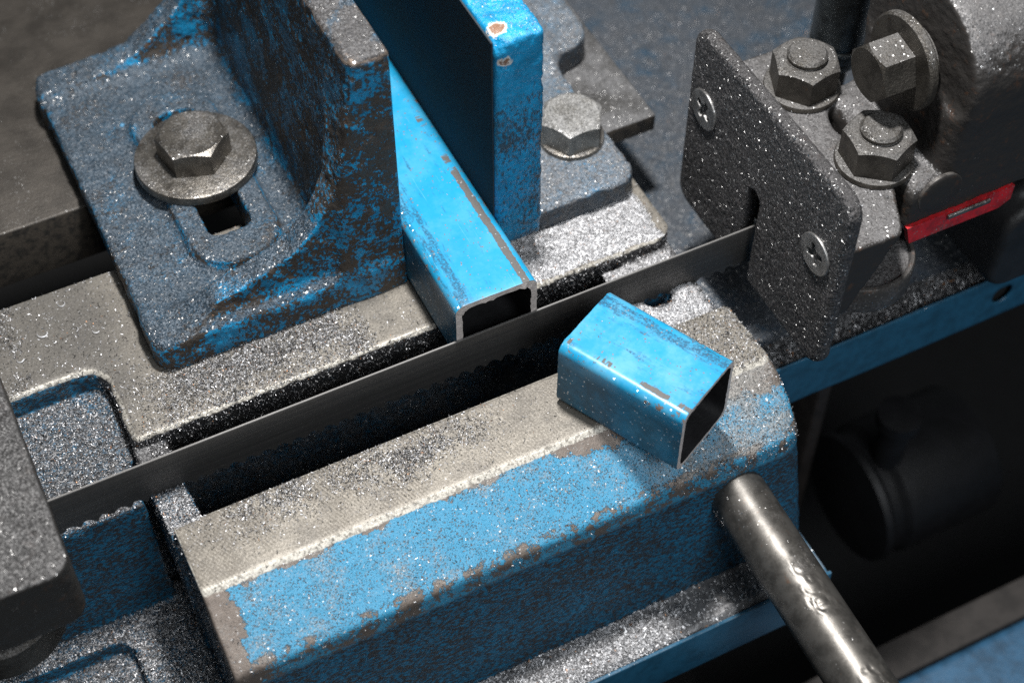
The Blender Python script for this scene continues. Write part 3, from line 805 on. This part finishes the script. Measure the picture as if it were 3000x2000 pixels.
# ------------------------------------------------------------------ rod
def rodmesh():
    n, m = 200, 96; Rr = 13.6; V = []
    A = np.array([97.5, -88.0, -46.0]); B = np.array([92.5, -330.0, -49.0])
    d = (B-A)/np.linalg.norm(B-A); ux = np.cross(d, [0, 0, 1.]); ux /= np.linalg.norm(ux); uz = np.cross(ux, d)
    s_ = np.linspace(0, 1, n); th = np.linspace(0, 2*np.pi, m, endpoint=False)
    Sg, Tg = np.meshgrid(s_, th, indexing='ij'); L = np.linalg.norm(B-A)
    rr = np.full_like(Sg, Rr)
    r1 = np.random.default_rng(4)
    # clamp screw bites: small crescents along the top
    for k in range(15):
        s0 = r1.choice([46, 52, 58, 66, 74, 80, 86, 110, 118, 124])+r1.normal(0, 2.5); t0 = math.pi*.52+r1.normal(0, .16)
        dx = (Sg*L-s0); dy = (Tg-t0)*Rr; q = np.sqrt(dx**2+dy**2); ra = r1.uniform(2.6, 4.2)
        rr -= .5*np.exp(-((q-ra)/.55)**2)*(dx*math.cos(k)+dy*math.sin(k) > -.5*ra)
        rr += .22*np.exp(-((q-ra-1.1)/.5)**2)*(dx > -.6*ra)
    P = A+Sg[..., None]*(B-A)+rr[..., None]*(np.cos(Tg)[..., None]*ux+np.sin(Tg)[..., None]*uz)
    I = np.arange(n*m).reshape(n, m)
    Q = np.stack([I[:-1], np.roll(I, -1, 1)[:-1], np.roll(I, -1, 1)[1:], I[1:]], -1).reshape(-1, 4)
    return P.reshape(-1, 3), Q
V, Q = rodmesh()
rod = mesh_np('stop_rod', V, Q, M_ROD); MESHES['rod'] = (V, Q)
tag(rod, 'round bare steel rod with bite marks sticking out of the table front', 'rod')

# ------------------------------------------------------------------ chip tray
g = Grid((144, -42, -92), (420, -30, -48), 1.0)
F = box(g, (140, -37.5, -88), (420, -35.5, -52), .7)
F = smax(F, -cyl(g, (295.5, -69), 6.2, -60, 0, ax=1), .3)
tray = empty('chip_tray', 'blue painted sheet metal chip tray with upstanding lip beyond the right guide', 'chip tray', 'chip trays')
sdf_obj('lip', F, g, M_TRAY, tray, rough=(.25, 30, 0, 2), key='lip')
slab('hole_backing', (286, -33.0, -80), (306, -32.4, -57), 0, M_DARK, tray)
slab('floor', (131, -35.6, -66), (520, 470, -62), 0, M_TRAYFAR, tray)
tray2 = empty('chip_tray', 'blue sheet metal ledge with filings along the foot of the table front', 'chip tray', 'chip trays')
slab('lip', (-260, -123, -139), (140, -121, -104), .7, M_TRAY, tray2)
slab('floor', (-260, -121.2, -112), (140, -88, -108), 0, M_TRAY, tray2)

# ------------------------------------------------------------------ cabinet below (dark, out of focus)
def setting(o, label): return tag(o, label, None, None, 'structure')
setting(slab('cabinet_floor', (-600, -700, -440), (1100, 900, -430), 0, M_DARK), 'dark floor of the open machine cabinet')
bb = empty('base_beam', 'out of focus blue base beam with a grey strip low at the right corner', 'beam')
slab('beam', (120, -400, -330), (720, -132, -262), 6, plain('blue_beam_paint', (.028, .10, .19), .5), bb)
slab('edge_strip', (120, -131.6, -330), (720, -110, -262), 1, plain('grey_strip', (.030, .026, .024), .8), bb)
post = slab('support_strip', (214, -8, -330), (223, 30, -130), 2, plain('brown_strip', (.022, .017, .015), .6))
tag(post, 'dull brown upright strip in the dark cabinet beneath the blue tray lip', 'strip')
def tubecurve(name, pts, rad, mat, n=60, m=16):
    pts = np.array(pts, float); tt = np.linspace(0, len(pts)-1, n)
    # catmull-rom
    P = []
    for t_ in tt:
        i = min(int(t_), len(pts)-2); f = t_-i
        p0, p1, p2, p3 = pts[max(i-1, 0)], pts[i], pts[i+1], pts[min(i+2, len(pts)-1)]
        P.append(.5*((2*p1)+(-p0+p2)*f+(2*p0-5*p1+4*p2-p3)*f*f+(-p0+3*p1-3*p2+p3)*f**3))
    P = np.array(P); V = []
    up_ = np.array([.2, .3, 1.])
    for i in range(n):
        d = P[min(i+1, n-1)]-P[max(i-1, 0)]; d /= np.linalg.norm(d); u = np.cross(d, up_); u /= np.linalg.norm(u); w = np.cross(u, d)
        for k in range(m):
            a = 2*math.pi*k/m; V.append(P[i]+rad*(math.cos(a)*u+math.sin(a)*w))
    I = np.arange(n*m).reshape(n, m)
    Q = np.stack([I[:-1], np.roll(I, -1, 1)[:-1], np.roll(I, -1, 1)[1:], I[1:]], -1).reshape(-1, 4)
    return mesh_np(name, np.array(V), Q, mat)

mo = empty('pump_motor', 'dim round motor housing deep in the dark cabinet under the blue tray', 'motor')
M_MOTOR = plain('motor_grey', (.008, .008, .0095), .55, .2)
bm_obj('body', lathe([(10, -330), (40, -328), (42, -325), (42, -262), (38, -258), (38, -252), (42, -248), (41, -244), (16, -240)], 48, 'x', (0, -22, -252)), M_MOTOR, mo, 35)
bm_obj('outlet_pipe', lathe([(9, -215), (9, -180), (13, -178), (13, -170), (6, -169)], 32, 'z', (262, -26, 0)), M_MOTOR, mo, 35)
# ------------------------------------------------------------------ steel filings (uncountable, real chips)
def flakes(P, N, size, flat=.6, long_=.35):
    """bent chips: 6 vertices, 2 quads each"""
    n = len(P); r = rng
    d = r.normal(size=(n, 3)); nn = N*flat+d*(1-flat); nn /= np.linalg.norm(nn, axis=1)[:, None]
    u = np.cross(nn, r.normal(size=(n, 3))); u /= np.linalg.norm(u, axis=1)[:, None]; w = np.cross(nn, u)
    a = size*np.exp(r.normal(0, .35, n)); a = np.where(r.random(n) < long_, a*1.8, a); b = size*.45*np.exp(r.normal(0, .3, n))
    curl = r.uniform(.0, .55, n)*a
    a, b, curl = a[:, None]/2, b[:, None]/2, curl[:, None]
    C = P+N*(size*.25*r.random(n))[:, None]
    V = np.stack([C-u*a-w*b+nn*curl, C-w*b, C+u*a-w*b+nn*curl, C+u*a+w*b+nn*curl, C+w*b, C-u*a+w*b+nn*curl], 1).reshape(-1, 3)
    I = np.arange(n)[:, None]*6
    F = np.stack([I+np.array([0, 1, 4, 5]), I+np.array([1, 2, 3, 4])], 1).reshape(-1, 4)
    return V, F
def sample(key, dens):
    V, Q = MESHES[key]
    c = V[Q].mean(1); n = np.cross(V[Q[:, 2]]-V[Q[:, 0]], V[Q[:, 3]]-V[Q[:, 1]]); A = np.linalg.norm(n, axis=1)/2
    N = n/np.maximum(2*A, 1e-9)[:, None]
    cnt = rng.poisson(np.clip(dens(c, N), 0, 12)*A)
    i = np.repeat(np.arange(len(Q)), cnt)
    u = rng.random((len(i), 2)); q = V[Q[i]]
    P = (q[:, 0]*(1-u[:, :1])+q[:, 1]*u[:, :1])*(1-u[:, 1:])+(q[:, 3]*(1-u[:, :1])+q[:, 2]*u[:, :1])*u[:, 1:]
    return P, N[i]
def ss(x, a, b): q = np.clip((x-a)/(b-a), 0, 1); return q*q*(3-2*q)
def patch(c, sc, lo, hi, seed):
    return ss(vnoise(c, sc, seed)*.65+vnoise(c, sc*.4, seed+9)*.35, lo, hi)
def sheet(key, lo, hi, z, n=160):
    X, Y = np.meshgrid(np.linspace(lo[0], hi[0], n), np.linspace(lo[1], hi[1], n), indexing='ij')
    V = np.stack([X, Y, np.full_like(X, z)], -1).reshape(-1, 3); I = np.arange(n*n).reshape(n, n)
    MESHES[key] = (V, np.stack([I[:-1, :-1], I[1:, :-1], I[1:, 1:], I[:-1, 1:]], -1).reshape(-1, 4))
sheet('tfar', (131, -35), (420, 420), -62); sheet('tfront', (-150, -139), (137, -98), -66)

def d_bed(c, N):
    x, y, z = c.T; up = ss(N[:, 2], .45, .9)
    d = .35*up*np.ones(len(c))
    rear = (z > -1.5) & (y > 20)
    band = ss(x, -150, -95)*ss(-x, 22, 40)*ss(-y, -60, -50)
    d = np.where(rear, up*(.40+8.5*band*(.35+.65*patch(c, 16, -.35, .15, 2))+2.2*patch(c, 20, .15, .5, 4)*ss(-x, 60, 110)), d)
    d = np.where(rear & (x > -26) & (x < 2), .25*up, d)
    front = (z > -1.5) & (y < -20)
    blob = np.exp(-(((x+38)/26)**2+((y+34)/11)**2))+.7*np.exp(-(((x+100)/26)**2+((y+32)/9)**2))
    d = np.where(front, up*(.05+10*blob*(.3+.7*patch(c, 9, -.3, .2, 6))+2.6*ss(x, 60, 85)), d)
    slope = (y < -57) & (z > -30) & (z < -.8)
    d = np.where(slope, .10+.8*ss(x, 55, 95)*ss(-z, -4, 12), d)
    pocket = (z < -8) & (x < -140) & (y > 5)
    d = np.where(pocket, up*3.4*ss(y, 3, 12), d)
    ledge = (x < -118) & (y < 26) & (y > -57) & (z < -3) & ~((x < -140) & (y > 5) & (z > -20))
    d = np.where(ledge, up*4.5, d)
    d = np.where((x > 80) & (y > -25) & (y < 26) & (z < -2) & (z > -20), up*7, d)
    d = np.where((z < -30) & (x > -118) & (y > -24) & (y < 27), up*.8, d)
    lf = (x < -143) & (N[:, 0] < -.5); d = np.where(lf, .9*patch(c, 14, -.5, .3, 3), d)
    rf = (y > 22) & (y < 29) & (N[:, 1] < -.5) & (z > -45) & (x > -145); d = np.where(rf, 1.6, d)
    inside = (np.abs(x-20) < 21) & (y > 1) & (z > -2); d = np.where(inside, 0, d)
    return d
P1, N1 = sample('bed', d_bed)
V, F = flakes(P1, N1, .56)
fo = mesh_np('metal_filings', V, F, M_FIL, None, False)
def d_bright(c, N):
    x, y, z = c.T; up = ss(N[:, 2], .5, .9)
    d = np.where((x < -130) & (x > -147) & (y < -6) & (y > -25) & (z > -12), 5.0, 0)
    d = np.where((x < -145) & (z < -90) & (z > -97), 1.6, d)
    return d*up
P2, N2 = sample('bed', d_bright); V, F = flakes(P2, N2, .6)
tag(mesh_np('metal_filings', V, F, M_FIL2, None, False), 'bright filings on the small ledges at the left end of the slot', None, None, 'stuff')
tag(fo, 'grey steel filings and curled chips strewn over the saw table', None, None, 'stuff')

def d_soft(k):
    def f(c, N):
        return k*ss(N[:, 2], .3, .85)*(.35+.65*patch(c, 14, -.4, .4, 8))
    return f
parts = []
for key, k, s_ in (('ljaw', .22, .34), ('rjaw', 1.0, .40), ('plate', .08, .28), ('guide', .30, .34), ('lguide', .04, .32), ('rod', .06, .4)):
    P_, N_ = sample(key, d_soft(k))
    if key == 'ljaw': m = P_[:, 2] < 140; P_, N_ = P_[m], N_[m]
    parts.append(flakes(P_, N_, s_))
P_, N_ = sample('rod', lambda c, N: 9*ss(c[:, 1], -108, -95)*ss(N[:, 2], -.2, .6)); parts.append(flakes(P_, N_, .75, .35))
off = 0; Vs, Fs = [], []
for V, F in parts: Vs.append(V); Fs.append(F+off); off += len(V)
tag(mesh_np('metal_filings', np.concatenate(Vs), np.concatenate(Fs), M_FIL, None, False), 'fine steel filings sprinkled on the vise jaws, guides and rod', None, None, 'stuff')

# heaped filings on the right of the tube: a low bumpy heap covered by bright grains
def heap(lo, hi, zf, name, n, dens, size, label, mat):
    X, Y = np.meshgrid(np.linspace(lo[0], hi[0], n[0]), np.linspace(lo[1], hi[1], n[1]), indexing='ij')
    P = np.stack([X, Y, 0*X], -1).reshape(-1, 3); P[:, 2] = zf(P)
    I = np.arange(n[0]*n[1]).reshape(n[0], n[1])
    Q = np.stack([I[:-1, :-1], I[1:, :-1], I[1:, 1:], I[:-1, 1:]], -1).reshape(-1, 4)
    keep = (P[Q][:, :, 2] > lo[2]).any(1); Q = Q[keep]
    MESHES[name] = (P, Q)
    Pp, Np = sample(name, dens); V, F = flakes(Pp, Np, size, .45)
    b = len(P)
    return tag(mesh_np('metal_filings', np.concatenate([P, V]), np.concatenate([Q, F+b]), mat, None, False), label, None, None, 'stuff')
def zheap(P):
    x, y = P[:, 0], P[:, 1]
    e = np.minimum.reduce([ss(x, 40, 43), ss(-x, -126, -108), ss(y, 25.5, 33), ss(-y, -62, -55)])
    return -.4+e*(1.6+.7*vnoise(P, 9, 1)+.5*vnoise(P, 2.2, 2)+.35*vnoise(P, 1.0, 3))
heap((40, 25, -.25), (126, 62, 0), zheap, 'heap1', (180, 80), lambda c, N: 11+0*c[:, 0], .60, 'thick layer of bright steel filings on the table right of the clamped tube', M_FIL2)
def zledge(P):
    x, y = P[:, 0], P[:, 1]
    e = np.minimum.reduce([ss(x, 85, 92), ss(-x, -127, -118), ss(y, -24, -19), ss(-y, -25, -19), ss(np.hypot((x-104), (y+1)*1.15), 6, 11)])
    return -8.6+e*(3.2+.9*vnoise(P, 8, 21)+.5*vnoise(P, 2.2, 22)+.35*vnoise(P, 1.0, 23))
heap((85, -24, -7.6), (127, 25, 0), zledge, 'heap4', (90, 100), lambda c, N: 10+0*c[:, 0], .62, 'bright filings piled at the right slot end behind the offcut', M_FIL2)
def ztray(P):
    e = ss(-P[:, 1], 8, 34)*.6+.4*ss(-P[:, 1], 22, 35)
    return -62.6+e*(5.5+1.4*vnoise(P, 12, 4)+.6*vnoise(P, 2.5, 5))
heap((137, -35.3, -62.3), (400, -6, 0), ztray, 'heap2', (240, 40), lambda c, N: 2.2*ss(-c[:, 1], 10, 24), .9, 'dark filings gathered behind the lip of the blue tray', M_FIL)
def zfront(P):
    e = ss(P[:, 1], -123, -117)*(.5+.5*ss(-P[:, 1], 100, 112))
    return -108.4+e*(4+1.2*vnoise(P, 10, 6)+.6*vnoise(P, 2.5, 7))
heap((-140, -120.8, -108.2), (134, -97, 0), zfront, 'heap3', (220, 50), lambda c, N: 3.0*ss(-c[:, 0], -70, -40)+.6, .95, 'sparkling filings heaped on the ledge at the foot of the table front', M_FIL2)
Pt, Nt = sample('tfar', lambda c, N: .22*(.3+patch(c, 30, -.4, .4, 12))+1.6*ss(-c[:, 0], -170, -132)*ss(-c[:, 1], -70, -20))
V, F = flakes(Pt, Nt, .5, .5)
tag(mesh_np('metal_filings', V, F, M_FIL2, None, False), 'sparse glinting filings scattered over the blue tray at the back', None, None, 'stuff')
# longer curled chips in the pocket and on the left ledge
def curls(pts, name):
    Vs, Fs = [], []; off = 0
    for (x, y, z) in pts:
        n = 9; rad = rng.choice([.5, .8, 1.2, 1.9])*rng.uniform(.8, 1.3); a0 = rng.uniform(0, 6.28); arc = rng.uniform(1.5, 4.5); w = rng.uniform(.25, .5); tl = rng.uniform(-.5, .5, 2)
        th = a0+np.linspace(0, arc, n); c = np.stack([x+rad*np.cos(th), y+rad*np.sin(th), z+.4+tl[0]*rad*np.cos(th)*.6+tl[1]*rad*np.sin(th)*.6+.5], 1)
        c[:, 2] = np.maximum(c[:, 2], z+.15)
        a = c+np.array([0, 0, w/2]); b = c-np.array([0, 0, w/2])+np.stack([np.cos(th), np.sin(th), 0*th], 1)*w*.7
        V = np.concatenate([a, b]); I = np.arange(n-1)
        Fs.append(np.stack([I, I+1, I+1+n, I+n], 1)+off); Vs.append(V); off += 2*n
    return tag(mesh_np(name, np.concatenate(Vs), np.concatenate(Fs), M_FIL2, None, True), 'small curled bright steel chips lying in the table pocket and on the ledges', None, None, 'stuff')
cp = [(rng.uniform(-187, -149), rng.uniform(10, 66), -13) for _ in range(42)]
cp += [(rng.uniform(-190, -150), rng.uniform(-8, 0), -94.8) for _ in range(26)]
cp += [(rng.uniform(-185, -125), rng.uniform(75, 115), 0) for _ in range(9)]+[(rng.uniform(158, 205), rng.uniform(-45, 50), 60.2) for _ in range(26)]
curls(cp, 'curled_chips')
